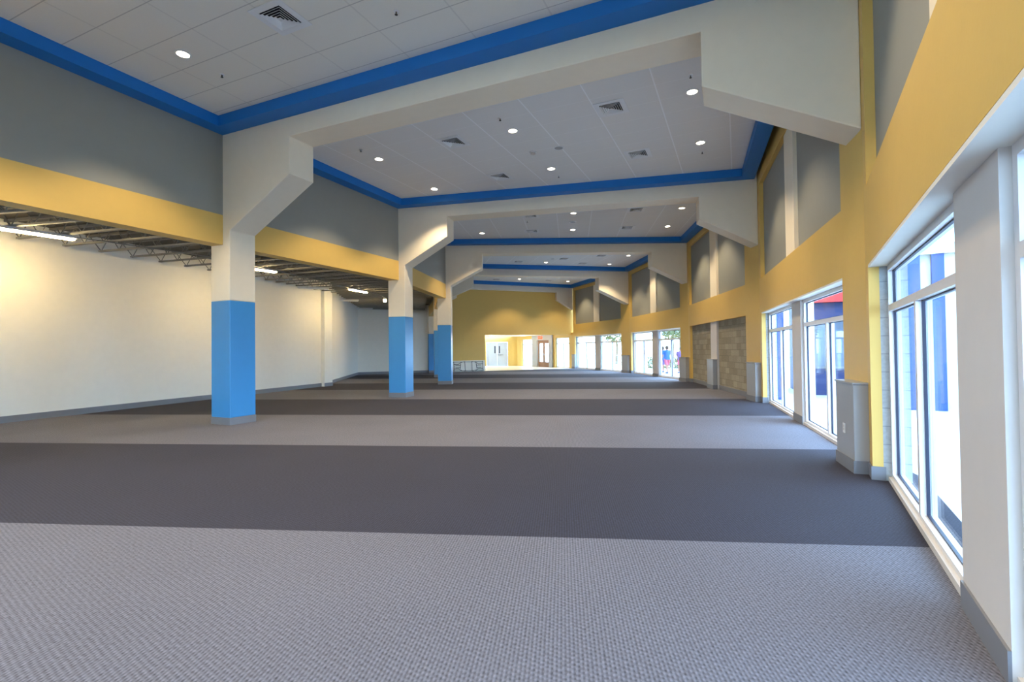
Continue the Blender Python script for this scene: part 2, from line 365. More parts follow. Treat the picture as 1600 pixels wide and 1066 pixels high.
for k in range(-1, 5):
    G = WR(k); Ln = (R[k]-R[k+1]).length; s0 = -.0; s1 = Ln
    y = MB()
    y.box(G, s0, OP0, 0, .1, 0, ZTOP, 'yellow'); y.box(G, OP1, s1, 0, .1, 0, ZTOP, 'yellow')
    y.box(G, OP0, OP1, 0, .1, OZ, NZ0, 'yellow'); y.box(G, OP0, OP1, 0, .1, NZ1, ZTOP, 'yellow')
    struct(y.build('wall_right'), 'yellow wall of the %s bay on the right, framing niche and windows' % ORD[k])
    g = MB()
    g.box(G, s0-.05, s1+.0, .1, .35, OZ, ZTOP, 'grey')
    g.box(G, PL0+.05, PL1+.1, .03, .1, NZ0, NZ1, 'frame')
    struct(g.build('wall_right'), 'grey niche above the windows with an off-white pilaster, %s bay' % ORD[k])
    b = MB()
    if k == 2: b.box(G, s0-.05, s1, .1, .35, 0, OZ, 'cmu')
    else:
        for q0, q1 in ((s0-.05, OP0+.002), (PL0, PL1), (OP1-.002, s1)): b.box(G, q0, q1, .1 if q0 != PL0 else .135, .35, 0, OZ, 'cmugrey')
        b.box(G, OP0, OP1, .001, .17, OZ-.03, OZ-.001, 'white')
    struct(b.build('wall_right', uvF=G), 'bare concrete block infill' if k == 2 else 'grey painted block jambs beside the windows, %s bay' % ORD[k])
    p = MB()
    if k == 2: p.box(G, PL0, PL1, .03, .1, 0, OZ, 'beige')
    else: p.box(G, PL0, PL1, .125, .135, 0, OZ-.03, 'beige'); p.box(G, PL1, PL1+.008, .125, .35, 0, OZ-.03, 'beige'); p.box(G, PL0-.008, PL0, .125, .35, 0, OZ-.03, 'beige')
    struct(p.build('wall_right', uvF=G), 'beige pilaster between the two windows, %s bay' % ORD[k])
    if k != 2:
        window(G, OP0+.01, PL0-.012, OZ-.03, 'far window of the %s bay' % ORD[k]); window(G, PL1+.012, OP1-.01, OZ-.03, 'near window of the %s bay' % ORD[k])
    bb = MB(); t = .014
    bb.box(G, 0, OP0+t, -t, 0, 0, .15, 'base'); bb.box(G, OP0, OP0+t, 0, .12, 0, .15, 'base')
    bb.box(G, OP1-t, s1, -t, 0, 0, .15, 'base'); bb.box(G, OP1-t, OP1, 0, .12, 0, .15, 'base')
    if k == 2:
        bb.box(G, OP0+t, PL0, .1-t, .1, 0, .15, 'base'); bb.box(G, PL1, OP1-t, .1-t, .1, 0, .15, 'base')
    else: bb.box(G, PL0-.008, PL1+.01, .125-t, .125, 0, .15, 'base')
    struct(bb.build('baseboard_right'), 'grey rubber baseboard of the %s bay, right side' % ORD[k])

# grey guard boxes at the feet of the right-hand piers
def guard(G, a0, a1, b0, b1, label, outlet=False, z=1.04):
    root = empty('column_guard', G.p((a0+a1)/2, b0, 0)); tag(root, label, 'guard box', 'grey guard boxes along the right wall')
    b = MB(); b.box(G, a0, a1, b0, b1, 0, z, 'box'); b.build('guard_box', root, bevel=.012)
    b = MB(); b.box(G, a0-.012, a1+.012, b0-.012, b1, 0, .15, 'base'); b.build('guard_base', root)
    b = MB(); b.box(G, a0-.01, a1+.01, b0-.01, b1, z, z+.02, 'box'); b.build('guard_cap', root)
    if outlet:
        m = (a0+a1)/2-.05; b = MB(); b.box(G, m, m+.075, b0-.008, b0, .42, .54, 'plate'); o = b.build('outlet', root)
        for zz in (.45, .49):
            b = MB(); b.box(G, m+.022, m+.052, b0-.011, b0-.008, zz, zz+.028, 'beige'); b.build('socket', o)
BX = {1: 'grey metal box at the foot of the nearest yellow pier, with a wall outlet', 2: 'grey metal box between the block panels and the windows',
      3: 'grey metal box at the pier just beyond the block panels', 4: 'grey box at the pier between the two far pairs of windows', 5: 'grey box at the far end where the yellow end wall starts'}
for k in range(1, 6):
    if k < 5:
        G = WR(k); Ln = (R[k]-R[k+1]).length; guard(G, Ln-.65, Ln+.03, -.16, -.001, BX[k], k == 1)
    else:
        G = F2D(R[5]-WR(4).u*-.0, WR(4).u); guard(G, .03, .55, -.16, -.001, BX[k])
guard(WR(2), PL0-.02, PL1, -.12, .028, 'grey metal box on the pilaster between the two concrete block panels')

# ------------------------------------------------------------------ end wall with opening to the lobby
F5 = FR(5); L5 = (R[5]-L[5]).length; OL, OH = 3.7, 2.53
e = MB()
e.box(F5, .2, OL, .25, .55, 0, ZTOP, 'yellow'); e.box(F5, OL, L5+.3, .25, .55, OH, ZTOP, 'yellow')
struct(e.build('wall_end'), 'yellow end wall with a wide opening to the lobby')
e = MB(); e.box(F5, -5.2, -.37, .25, .55, 0, 4.6, 'white'); struct(e.build('wall_end'), 'white end wall of the low area on the left')
e = MB(); e.box(F5, .2, OL, .235, .25, 0, .12, 'base'); e.box(F5, -5.2, -.38, .235, .25, 0, .15, 'base'); struct(e.build('baseboard_end'))
# lobby
GL = F2D(R6, R[5]-R6); LL = (R[5]-R6).length
lf = MB(); lf.slab([F5.p(OL-4, .1, 0), F5.p(L5+.1, .1, 0), R6+GL.n*.4, R6+Vector((-9, -2.9, 0))], -.09, .004, 'lobbyfloor'); struct(lf.build('floor'), 'cream lobby floor beyond the opening')
lc = MB(); lc.slab([F5.p(OL-4, .55, 0), F5.p(L5+.1, .55, 0), R6+GL.n*.4, R6+Vector((-9, -2.9, 0))], 2.62, 2.7, 'white'); struct(lc.build('ceiling'), 'low white lobby ceiling')
BW = F2D(R6, Vector((-1, -.06, 0)))       # back wall of the lobby, u to the left, n toward the hall? 
bw = MB(); bw.box(BW, -.3, .82, -.2, 0, 0, 2.7, 'yellow'); bw.box(BW, 2.72, 9, -.2, 0, 0, 2.7, 'yellow'); bw.box(BW, .82, 2.72, -.2, 0, 2.12, 2.7, 'yellow')
struct(bw.build('wall_back'), 'bright yellow lobby wall holding the grey double doors')
sw = MB(); sw.box(F5, 1.0, 1.2, .55, 9, 0, 2.7, 'yellow'); struct(sw.build('wall_left'), 'yellow side wall of the lobby')
# lobby right wall
rw = MB()
for a, b_, z0, z1 in ((0, .55, 0, 2.7), (.55, 2.3, 2.35, 2.7), (2.3, 2.6, 0, 2.7), (5.5, 7.3, 2.35, 2.7), (7.3, LL, 0, 2.7)):
    rw.box(GL, LL-b_, LL-a, 0, .25, z0, z1, 'yellow')
struct(rw.build('wall_right'), 'yellow lobby wall with windows')
gw = MB(); gw.box(GL, LL-3.05, LL-2.6, -.12, .25, 0, 2.7, 'box'); gw.box(GL, LL-5.5, LL-4.75, -.12, .25, 0, 2.7, 'box'); gw.box(GL, LL-4.75, LL-3.05, -.12, .25, 2.2, 2.7, 'box')
struct(gw.build('wall_right'), 'grey entrance surround around the brown doors')
window(GL, LL-2.28, LL-.57, 2.35, 'lobby window nearest the hall', .1)
window(GL, LL-7.28, LL-5.52, 2.35, 'lobby window left of the brown doors', .1, mull=False)
# lobby doors
def dbl(name, G, a0, a1, b, z1, m, label, lite, n, vis=None):
    fr = MB(); fr.box(G, a0, a0+.05, b-.03, b+.1, 0, z1, 'beige' if m == 'wood' else m); fr.box(G, a1-.05, a1, b-.03, b+.1, 0, z1, 'beige' if m == 'wood' else m); fr.box(G, a0+.05, a1-.05, b-.03, b+.1, z1-.06, z1, m)
    o = struct(fr.build(name), label); mid = (a0+a1)/2
    for x0, x1, hs in ((a0+.05, mid-.004, 1), (mid+.004, a1-.05, -1)):
        lo, hi = x0+.12, x1-.12
        d = MB()
        if lite == 'full':
            d.box(G, x0, lo, b, b+.045, 0, z1-.06, m); d.box(G, hi, x1, b, b+.045, 0, z1-.06, m); d.box(G, lo, hi, b, b+.045, 0, .42, m); d.box(G, lo, hi, b, b+.045, z1-.26, z1-.06, m)
            leaf = d.build('door_leaf', o); q = MB(); q.box(G, lo, hi, b+.02, b+.026, .42, z1-.26, 'glass'); q.build('door_glass', leaf)
        else:
            d.box(G, x0, x1, b, b+.045, 0, z1-.06, m); leaf = d.build('door_leaf', o)
            c = mid-hs*.2; q = MB(); q.box(G, c-.05, c+.05, b-.004, b, 1.15, 1.8, 'gasket'); q.box(G, c-.05, c+.05, b+.045, b+.05, 1.15, 1.8, 'gasket'); q.build('vision_panel', leaf)
        c = mid-hs*.06; q = MB(); q.box(G, c-.02, c+.02, b-.05, b-.0, .98, 1.05, 'steel'); q.box(G, min(c, c-hs*.45), max(c, c-hs*.45) if lite == 'full' else c+.02, b-.07, b-.04, 1.0, 1.03, 'steel'); q.build('handle', leaf)
    return o
GB = F2D(R6, Vector((-1, -.06, 0))); GB.n = -GB.n     # n outward, away from the hall
dbl('door_1', GB, .84, 2.7, .02, 2.1, 'door', 'pale grey double doors in the lobby back wall', 'slit', 1)
dbl('door_2', GL, LL-4.75, LL-3.05, 0, 2.2, 'wood', 'brown wooden double doors with tall glass panes', 'full', 2)
# exit sign hanging in the lobby
ex = empty('exit_sign', (2.25, 39.5, 2.62)); tag(ex, 'small red lit exit sign hanging from the lobby ceiling', 'exit sign')
GE = F2D((2.25, 39.5), (1, -.3))
b = MB(); b.box(GE, -.17, .17, -.03, .03, 2.28, 2.5, 'exitred'); b.build('sign_box', ex)
b = MB(); b.tube([(2.25, 39.5, 2.5), (2.25, 39.5, 2.62)], .012, 'plate'); b.build('stem', ex)
def letter(mb, G, ch, x, z, h, wd, d, m):
    t = h*.2
    bars = {'E': [(0, t, 0, h), (0, wd, 0, t), (0, wd, h/2-t/2, h/2+t/2), (0, wd, h-t, h)], 'I': [(wd/2-t/2, wd/2+t/2, 0, h)],
            'T': [(wd/2-t/2, wd/2+t/2, 0, h), (0, wd, h-t, h)]}
    if ch == 'X':
        for s in (0, 1):
            x0, x1 = (0, wd) if s == 0 else (wd, 0)
            mb.prism(G, [(x+x0-t*.4, z), (x+x0+t*.4, z), (x+x1+t*.4, z+h), (x+x1-t*.4, z+h)], d, d-.006, m)
        return
    for a, b2, z0, z1 in bars[ch]: mb.box(G, x+a, x+b2, d-.006, d, z+z0, z+z1, m)
b = MB()
for i, ch in enumerate('EXIT'): letter(b, GE, ch, -.135+i*.07, 2.33, .12, .055, -.03, 'plate')
b.build('sign_letters', ex)
# lobby lamps
for i, (x, y, lab) in enumerate(((-1.6, 39.3, 'round lobby ceiling lamp in front of the grey double doors'), (.9, 40.5, 'round lobby ceiling lamp left of the exit sign'))):
    r = empty('lobby_lamp', (x, y, 2.62)); tag(r, lab, 'ceiling lamp', 'lobby lamps')
    b = MB(); b.disc((x, y, 2.55), .16, .2, 0, .07, 'plate'); b.build('lamp_rim', r)
    b = MB(); b.disc((x, y, 2.56), 0, .16, 0, .03, 'lobbylamp'); b.build('lamp_lens', r)
    ld = bpy.data.lights.new('lobby_light', 'POINT'); ld.energy = 17; ld.color = (1, .86, .62); ld.shadow_soft_size = .15
    lo = bpy.data.objects.new('lobby_light', ld); C.objects.link(lo); lo.parent = r; lo.location = (0, 0, -.35)

# ------------------------------------------------------------------ left low area
def wallseg(mb, a, b, z0, z1, t, m):
    G = F2D(a, Vector(b)-Vector(a)); n = (Vector(b)-Vector(a)).length; mb.box(G, -.02, n+.02, 0, t, z0, z1, m); return G, n
lb = MB()
for a, b in zip(WL[:-1], WL[1:]):
    lw = MB(); wallseg(lw, a, b, 0, 4.62, .25, 'white'); struct(lw.build('wall_left'), 'white wall of the low area on the left')
    G = F2D(a, Vector(b)-Vector(a)); n = (Vector(b)-Vector(a)).length; lb.box(G, 0, n, -.015, 0, 0, .15, 'base')
lw = MB()
G = F2D((-8.12, 21.26), (3.14, 10.35)); lw.box(G, -.1, .42, -.17, .2, 0, 4.62, 'white'); lb.box(G, -.115, .435, -.185, -.17, 0, .15, 'base')
struct(lw.build('wall_left'), 'white pilaster on the left wall'); struct(lb.build('baseboard_left'), 'grey baseboard along the white left wall')
dk = MB(); dk.slab([(-20.5, -9), (-12.3, 1.0), (-8.4, 5.2), (-6.15, 10.5), (-3.8, 15.9), (-3.1, 21.6), (-4.15, 27.4), (-5.4, 33.4), (-10.3, 31.6), (-8.7, 22.3), (-8.5, 21.2), (-11.6, 10.9)], 4.52, 4.6, 'deck')
# flutes of the deck
struct(dk.build('ceiling'), 'dark corrugated roof deck over the low left area')
# joists: run from the beam line to the left wall, fanning with the curve
def poly_at(pts, d):
    for a, b in zip(pts[:-1], pts[1:]):
        a, b = Vector(a).to_2d() if len(a) > 2 else Vector(a), Vector(b).to_2d() if len(b) > 2 else Vector(b)
        n = (b-a).length
        if d <= n: return a+(b-a)*(d/n)
        d -= n
    return b
innerP = [tuple(L[k].to_2d()+F2D(L[k], (L[k+1] if k < 5 else L[5]+(L[5]-L[4]))-L[k]).n.to_2d()*.4) for k in range(-1, 6)]
def plen(p): return sum((Vector(b)-Vector(a)).length for a, b in zip(p[:-1], p[1:]))
outerP = [(-17.5, -4.0), (-14.9, 2.3), WL[1], WL[2], WL[3], WL[4]]
pairs = []   # (inner, outer) interpolated over matching stations
ST = [((-12.9, .9), (-16.6, -1.6)), ((-8.65, 5.2), (-13.6, 5.5)), ((-6.35, 10.55), (-11.0, 11.8)), ((-3.95, 16.0), (-9.2, 17.8)), ((-3.25, 21.6), (-8.25, 22.2)), ((-4.3, 27.3), (-9.1, 26.9)), ((-5.2, 32.3), (-9.7, 30.7))]
NJ = 8
jn = 0
for i in range(len(ST)-1):
    for j in range(NJ):
        t = j/NJ
        a = Vector(ST[i][0]).lerp(Vector(ST[i+1][0]), t); b = Vector(ST[i][1]).lerp(Vector(ST[i+1][1]), t)
        if i == 0 and j < 4: continue
        pairs.append((a, b, i))
SEC = ['behind the first blue column', 'before the first blue column', 'between the first and second blue columns', 'between the second and third blue columns', 'past the third blue column', 'by the far white wall', '']
for a, b, i in pairs:
    G = F2D(b, a-b); n = (a-b).length
    root = empty('steel_joist', (b.x, b.y, 4.05))
    tag(root, 'open-web grey steel joist under the dark deck, %s' % ['nearest the left picture edge', 'above the first strip light', 'between first and second column', 'between second and third column', 'beyond the third column', 'near the far white wall'][i], 'joist', 'open-web joists of the low left ceiling, section %s' % 'one two three four five six'.split()[i])
    m = MB(); m.box(G, .02, n, -.04, -.01, 4.46, 4.515, 'joist'); m.box(G, .02, n, .01, .04, 4.46, 4.515, 'joist'); m.build('top_chord', root)
    m = MB(); m.box(G, .45, n-.45, -.035, -.008, 4.06, 4.1, 'joist'); m.box(G, .45, n-.45, .008, .035, 4.06, 4.1, 'joist'); m.build('bottom_chord', root)
    m = MB(); st = .42; q = [(.12, 4.47)]; x = .5; up = False
    while x < n-.15: q.append((x, 4.47 if up else 4.08)); up = not up; x += st/1.4
    for (x0, z0), (x1, z1) in zip(q[:-1], q[1:]): m.tube([G.p(x0, 0, z0), G.p(x1, 0, z1)], .011, 'joist', 5, False)
    m.build('web', root)
# strip lights
def strip(p, q, lit, label, z=3.97):
    p, q = Vector(p), Vector(q); G = F2D(p, q-p); n = (q-p).length
    root = empty('strip_light', G.p(n/2, 0, z)); tag(root, label, 'strip light', 'strip lights of the low left ceiling')
    b = MB(); b.prism(F2D(G.p(0, 0, 0), G.n), [(-.05, z+.09), (-.09, z+.03), (.09, z+.03), (.05, z+.09)], 0, -n, 'plate'); b.build('housing', root)
    for o_ in (-.045, .045): b = MB(); b.tube([G.p(.03, o_, z+.012), G.p(n-.03, o_, z+.012)], .018, 'tube' if lit else 'plate', 8); b.build('tube', root)
    for t in (.2, n-.2): b = MB(); b.tube([G.p(t, 0, z+.09), G.p(t, 0, 4.47)], .006, 'steel', 5); b.build('hanger', root)
strip((-10.25, 9.35), (-9.46, 10.74), 1, 'long lit strip light at the left picture edge')
strip((-8.0, 14.35), (-7.33, 15.45), 1, 'lit strip light just right of the nearest column')
strip((-6.54, 19.98), (-6.18, 21.15), 1, 'lit strip light left of the second column')
strip((-6.14, 24.0), (-6.45, 25.2), 1, 'small lit strip light hidden half by the second column')
strip((-8.35, 19.3), (-7.3, 19.8), 0, 'unlit white strip light nearest the white wall pilaster')
strip((-8.45, 24.4), (-7.6, 24.65), 0, 'unlit white strip light beyond the wall pilaster')
strip((-9.2, 29.4), (-8.3, 29.6), 0, 'unlit white strip light by the far corner')
b = MB(); cp = [(-9.46, 10.74), (-7.98, 13.06), (-7.33, 15.45), (-6.54, 19.98), (-6.18, 21.15), (-5.97, 22.57), (-6.14, 24.0)]
b.tube([(x, y, 4.045) for x, y in cp], .014, 'steel', 6); tag(b.build('conduit'), 'thin metal conduit linking the lit strip lights', 'conduit')

# ------------------------------------------------------------------ ceiling fittings
DLM = {}
def downlight(x, y, label, grp, power=1.0):
    r = empty('downlight', (x, y, ZC)); tag(r, label, 'downlight', grp)
    if not DLM:
        b = MB(); b.disc((0, 0, -.012), .09, .118, 0, .014, 'plate', 24); DLM['ring'] = b
        b = MB(); b.disc((0, 0, -.006), 0, .092, 0, .008, 'lamp', 24); DLM['lens'] = b
        for n_, b in list(DLM.items()):
            o = b.build('trim_ring' if n_ == 'ring' else 'lens'); DLM[n_] = o; o.parent = r
        l = bpy.data.lights.new('downlight_beam', 'SPOT'); l.energy = DL_W; l.color = (1, .82, .54); l.spot_size = math.radians(104); l.spot_blend = .45; l.shadow_soft_size = .09
        lo = bpy.data.objects.new('downlight_beam', l); C.objects.link(lo); lo.parent = r; lo.location = (0, 0, -.03); DLM['beam'] = lo
    else:
        for n_ in ('ring', 'lens', 'beam'):
            o = DLM[n_].copy(); C.objects.link(o); o.parent = r
DLS = [
 (-5.18, 7.81, 'lone round downlight in the nearest ceiling, left of the picture', 0),
 (-1.85, 6.3, 'round downlight above the frame edge, middle of nearest ceiling', 0), (1.5, 4.8, 'round downlight above the frame edge, right of nearest ceiling', 0),
 (-6.2, 5.4, 'round downlight overhead left', 0), (-2.87, 3.9, 'round downlight overhead middle', 0), (.46, 2.4, 'round downlight overhead right', 0),
 (-8.6, 2.2, 'added round downlight behind the camera, left', 0), (-5.3, .4, 'added round downlight behind the camera, middle', 0), (-2.3, -1.6, 'added round downlight behind the camera, right', 0),  # unseen lamps in the rear bay, added to light the nearest beam warmly
 (-9.4, -1.6, 'added round downlight near the rear wall, left', 0), (-6.6, -3.2, 'added round downlight near the rear wall, right', 0),
 (-3.25, 12.23, 'near left downlight of the first framed ceiling bay', 1), (-2.24, 14.55, 'far left downlight of the first framed ceiling bay', 1),
 (.07, 10.72, 'near middle downlight of the first framed ceiling bay', 1), (1.09, 13.02, 'far middle downlight of the first framed ceiling bay', 1),
 (3.41, 9.16, 'near right downlight, beside the haunch of the nearest beam', 1), (4.44, 11.46, 'far right downlight of the first framed ceiling bay', 1),
 (-1.17, 20.21, 'left downlight of the second framed ceiling bay', 2), (2.21, 17.35, 'near middle downlight of the second framed ceiling bay', 2),
 (2.49, 19.79, 'far middle downlight of the second framed ceiling bay', 2), (5.86, 16.87, 'near right downlight of the second framed ceiling bay', 2), (6.16, 19.4, 'far right downlight of the second framed ceiling bay', 2),
 (1.92, 27.22, 'middle downlight of the third framed ceiling bay', 3), (6.06, 25.5, 'near right downlight of the third framed ceiling bay', 3), (5.58, 28.04, 'far right downlight of the third framed ceiling bay', 3),
 (.55, 33.6, 'left downlight of the farthest ceiling bay', 4), (4.0, 35.0, 'right downlight of the farthest ceiling bay', 4)]
for x, y, lab, k in DLS: downlight(x, y, lab, 'downlights of the %s ceiling bay' % ORD[k])

VM = {}
def vent(x, y, k, label):
    a = math.radians(ANG[k]); r = empty('ceiling_vent', (x, y, ZC), a); tag(r, label, 'ceiling vent', 'square ceiling vents')
    if not VM:
        W0 = F2D((0, 0), (1, 0))
        def sq(mb, h0, h1, z0, z1, m):
            for s in range(4):
                G = F2D((0, 0), (math.cos(s*math.pi/2), math.sin(s*math.pi/2)))
                P = [G.p(-h1, -h1, z0), G.p(h1, -h1, z0), G.p(h0, -h0, z1), G.p(-h0, -h0, z1)]
                Q = [p+Vector((0, 0, .006)) for p in P]; mb.poly(P, m); mb.poly(Q, m)
                for j in range(4): mb.poly([P[j], P[(j+1) % 4], Q[(j+1) % 4], Q[j]], m)
        b = MB(); sq(b, .2, .3, -.012, -.012, 'plate'); VM['face_plate'] = b
        b = MB(); b.box(W0, -.2, .2, -.2, .2, -.003, -.001, 'vshade'); VM['throat_shade'] = b  # flat dark sheet, its colour stands for the shade inside the duct
        b = MB()
        for h in (.045, .085, .125, .165): sq(b, h, h+.022, -.03, -.006, 'plate')
        sq(b, .0, .03, -.03, -.03, 'plate'); VM['louvre'] = b
        for n_, b in list(VM.items()):
            o = b.build(n_); VM[n_] = o; o.parent = r
    else:
        for n_ in VM: o = VM[n_].copy(); C.objects.link(o); o.parent = r
for v in ((-3.24, 6.98, 0, 'square vent in the nearest ceiling at the top picture edge'), (-1.29, 11.28, 1, 'near left square vent of the first framed ceiling bay'),
          (-.28, 13.58, 1, 'far left square vent of the first framed ceiling bay'), (2.02, 9.75, 1, 'near right square vent of the first framed ceiling bay'),
          (3.15, 12.1, 1, 'far right square vent of the first framed ceiling bay, its edge catching light'),
          (.71, 17.62, 2, 'near left square vent of the second framed ceiling bay'), (.85, 19.93, 2, 'far left square vent of the second framed ceiling bay'),
          (4.33, 17.0, 2, 'near right square vent of the second framed ceiling bay'), (4.61, 19.53, 2, 'far right square vent of the second framed ceiling bay'),
          (.4, 26.86, 3, 'left square vent of the third framed ceiling bay'), (2.79, 26.12, 3, 'middle square vent of the third framed ceiling bay'), (3.99, 27.66, 3, 'right square vent of the third framed ceiling bay'),
          (4.63, 25.4, 3, 'square vent close to the third beam, on the right'), (-1.02, 33.6, 4, 'left square vent of the farthest ceiling bay'), (2.59, 34.4, 4, 'right square vent of the farthest ceiling bay')): vent(*v)
def sprinkler(x, y, label):
    r = empty('sprinkler_head', (x, y, ZC)); tag(r, label, 'sprinkler', 'small sprinkler heads')
    b = MB(); b.disc((x, y, ZC-.008), 0, .04, 0, .01, 'plate', 14); b.build('escutcheon', r)
    b = MB(); b.tube([(x, y, ZC), (x, y, ZC-.045)], .01, 'darkmetal', 6); b.disc((x, y, ZC-.05), 0, .022, 0, .004, 'darkmetal', 12); b.build('deflector', r)
for s in ((-4.91, 8.41, 'sprinkler head beside the lone downlight of the nearest ceiling'), (-1.57, 6.88, 'sprinkler head at the top picture edge, nearest ceiling'), (-.19, 10.14, 'sprinkler head near the nearest beam, middle'),
          (-3.52, 11.65, 'sprinkler head left, near the first column haunch'), (3.18, 8.6, 'sprinkler head beside the right haunch of the nearest beam'), (4.69, 12.01, 'sprinkler head right, by the far right downlight'), (1.34, 13.59, 'sprinkler head before the blue trim, middle'),
          (.62, 18.4, 'sprinkler head between the left vents of the second bay')): sprinkler(*s)
r = empty('smoke_detector', (.56, 11.92, ZC)); tag(r, 'white domed smoke detector left of the small speaker plate', 'smoke detector')
b = MB(); b.disc((.56, 11.92, ZC-.02), 0, .09, 0, .022, 'plate'); b.build('mount', r); b = MB(); b.disc((.56, 11.92, ZC-.05), 0, .06, 0, .03, 'beige'); b.build('sensor', r)
for x, y, lab in ((1.16, 11.67, 'pale square speaker plate in the middle of the first framed ceiling bay'), (2.34, 18.58, 'round ceiling speaker between the downlights of the second framed bay'), (2.2, 26.19, 'small ceiling speaker in the third framed bay')):
    r = empty('ceiling_speaker', (x, y, ZC)); tag(r, lab, 'ceiling speaker', 'ceiling speakers')
    b = MB(); b.disc((x, y, ZC-.012), .1, .13, 0, .014, 'plate'); b.build('rim', r); b = MB(); b.disc((x, y, ZC-.008), 0, .1, 0, .01, 'box'); b.build('grille', r)

# ------------------------------------------------------------------ folded table leaning on the end wall
T = F2D(F5.p(1.15, -.08, 0), F5.u); TL = 2.44; lean = .16
root = empty('folding_table', T.p(TL/2, 0, 0)); tag(root, 'ivory folding table on its long edge against the yellow end wall, dark legs folded', 'table')
def tp(a, h, out=0): return T.p(a, out+h*lean, h*.985)       # on the tilted underside
def quadbox(mb, a0, a1, h0, h1, o0, o1, m):
    P = [tp(a, h, o) for o in (o0, o1) for a, h in ((a0, h0), (a1, h0), (a1, h1), (a0, h1))]; i = len(mb.v); mb.v += P; k = mb.mi(m)
    for q in ((3, 2, 1, 0), (4, 5, 6, 7), (0, 1, 5, 4), (1, 2, 6, 5), (2, 3, 7, 6), (3, 0, 4, 7)): mb.f.append([i+j for j in q]); mb.m.append(k)
b = MB(); quadbox(b, 0, TL, 0, .76, 0, .045, 'tabletop'); b.build('tabletop', root, bevel=.012)
b = MB(); quadbox(b, .12, TL-.12, .66, .69, -.03, 0, 'darkmetal'); quadbox(b, .12, TL-.12, .05, .08, -.03, 0, 'darkmetal'); b.build('rail', root)
for s in (0, 1):
    X = lambda a: a if s == 0 else TL-a
    b = MB(); q = lambda pts: b.tube([tp(X(a), h, -.045) for a, h in pts], .019, 'darkmetal', 6)
    q([(.18, .04), (.18, .72)]); q([(.18, .52), (.5, .52), (.72, .66), (.98, .7)]); q([(.18, .2), (.5, .2), (.72, .08), (.98, .04)]); q([(.98, .04), (.96, .7)])
    q([(.3, .44), (.62, .44)]); q([(.3, .28), (.62, .28)]); q([(.62, .2), (.66, .55)]); b.build('leg_frame', root)
b = MB(); G = F2D(F5.p(1.02, -.06, 0), F5.u); b.box(G, 0, .05, 0, .7, 0, .72, 'darkmetal')
tag(b.build('folded_panel'), 'thin dark folded panel standing behind the folding table', 'panel')

# ------------------------------------------------------------------ outdoors
g = MB(); g.slab([(-40, -40), (80, -40), (80, 120), (-40, 120)], -.3, -.12, 'concrete'); struct(g.build('floor'), 'pale paving outside the windows')
for k in (0,):
    G = WR(k); Ln = (R[k]-R[k+1]).length
    b = MB(); b.box(G, .03, Ln-.03, .4, 2.9, 2.95, 3.15, 'cream'); b.box(G, .03, Ln-.03, 2.9, 3.0, 2.8, 3.3, 'cream')
    r = empty('walkway_canopy', G.p(Ln/2, 1.6, 2.95)); tag(r, 'cream walkway canopy outside the windows of the %s bay' % ORD[k], 'canopy', 'canopies outside')
    b.build('canopy_roof', r)
    for a in (.5, Ln-.5):
        c = MB(); c.box(G, a-.15, a+.15, 2.55, 2.85, -.12, 2.95, 'sky'); c.build('post', r)
def facade(name, F, n, z, label, bands, m0, m1, cat):
    r = empty(name, F.p(n/2, 0, 0)); tag(r, label, cat)
    b = MB(); b.box(F, 0, n, 0, 1.5, -.12, z, m0); b.build('wall', r)
    b = MB(); b.box(F, -.1, n+.1, -.15, 1.6, z, z+.25, 'cream'); b.build('roof', r)
    for x0, x1 in bands:
        b = MB(); b.box(F, x0, x1, -.1, 0, -.12, z, m1); b.build('pilaster', r)
    return r
fa = facade('annex_building', F2D((9.5, 12.6), (5.5, -3.1)), 9, 3.7, 'cream annex with sky blue pilasters seen through the nearest window', [(.46, .7), (.92, 1.16), (2.3, 2.7), (4.2, 4.7), (6.4, 6.9)], 'cream', 'annexblue', 'building')
FS = F2D((9.62, 16.43), (4.2, -1.7))
shop = empty('shop_front', FS.p(2, 0, 0)); tag(shop, 'navy shop front with a red band seen through the second pair of windows', 'building')
b = MB(); b.box(FS, 0, 4.4, 0, 3, -.12, 4.2, 'navy'); b.build('wall', shop)
b = MB(); b.box(FS, .1, 4.4, -.25, 0, 2.9, 3.2, 'red'); b.build('sign_band', shop)
for i in range(3):
    b = MB(); b.box(FS, .35+i*1.35, 1.35+i*1.35, -.06, 0, .75, 2.35, 'shopframe'); f_ = b.build('shop_window', shop)
    b = MB(); b.box(FS, .42+i*1.35, 1.28+i*1.35, -.075, -.06, .82, 2.28, 'shoppane'); b.build('shop_pane', f_)
b = MB(); b.box(F2D((8.02, 15.0), (1, -.3)), 0, .19, 0, .19, -.12, 3.4, 'annexblue'); tag(b.build('blue_post'), 'slim blue post outside, seen through the far window of the first bay', 'post')
def tree(x, y, h, label):
    r = empty('tree', (x, y, -.12)); tag(r, label, 'tree', 'trees outside')
    b = MB(); b.tube([(x, y, -.12), (x+.1, y, h*.3), (x, y+.1, h*.6)], [.16, .12, .06], 'bark', 8); b.build('trunk', r)
    b = MB()
    for _ in range(900):
        th, ph = random.uniform(0, 6.28), math.acos(random.uniform(-1, 1)); rr = h*.33*random.uniform(.45, 1)**.5
        c = Vector((x+rr*math.sin(ph)*math.cos(th), y+rr*math.sin(ph)*math.sin(th), h*.68+rr*.85*math.cos(ph)))
        d = Vector((random.uniform(-1, 1), random.uniform(-1, 1), random.uniform(-1, 1))).normalized(); e_ = d.orthogonal().normalized()
        q = .16; b.poly([c+d*q, c+e_*q*.6, c-d*q, c-e_*q*.6], 'leaf')
    b.build('crown', r)
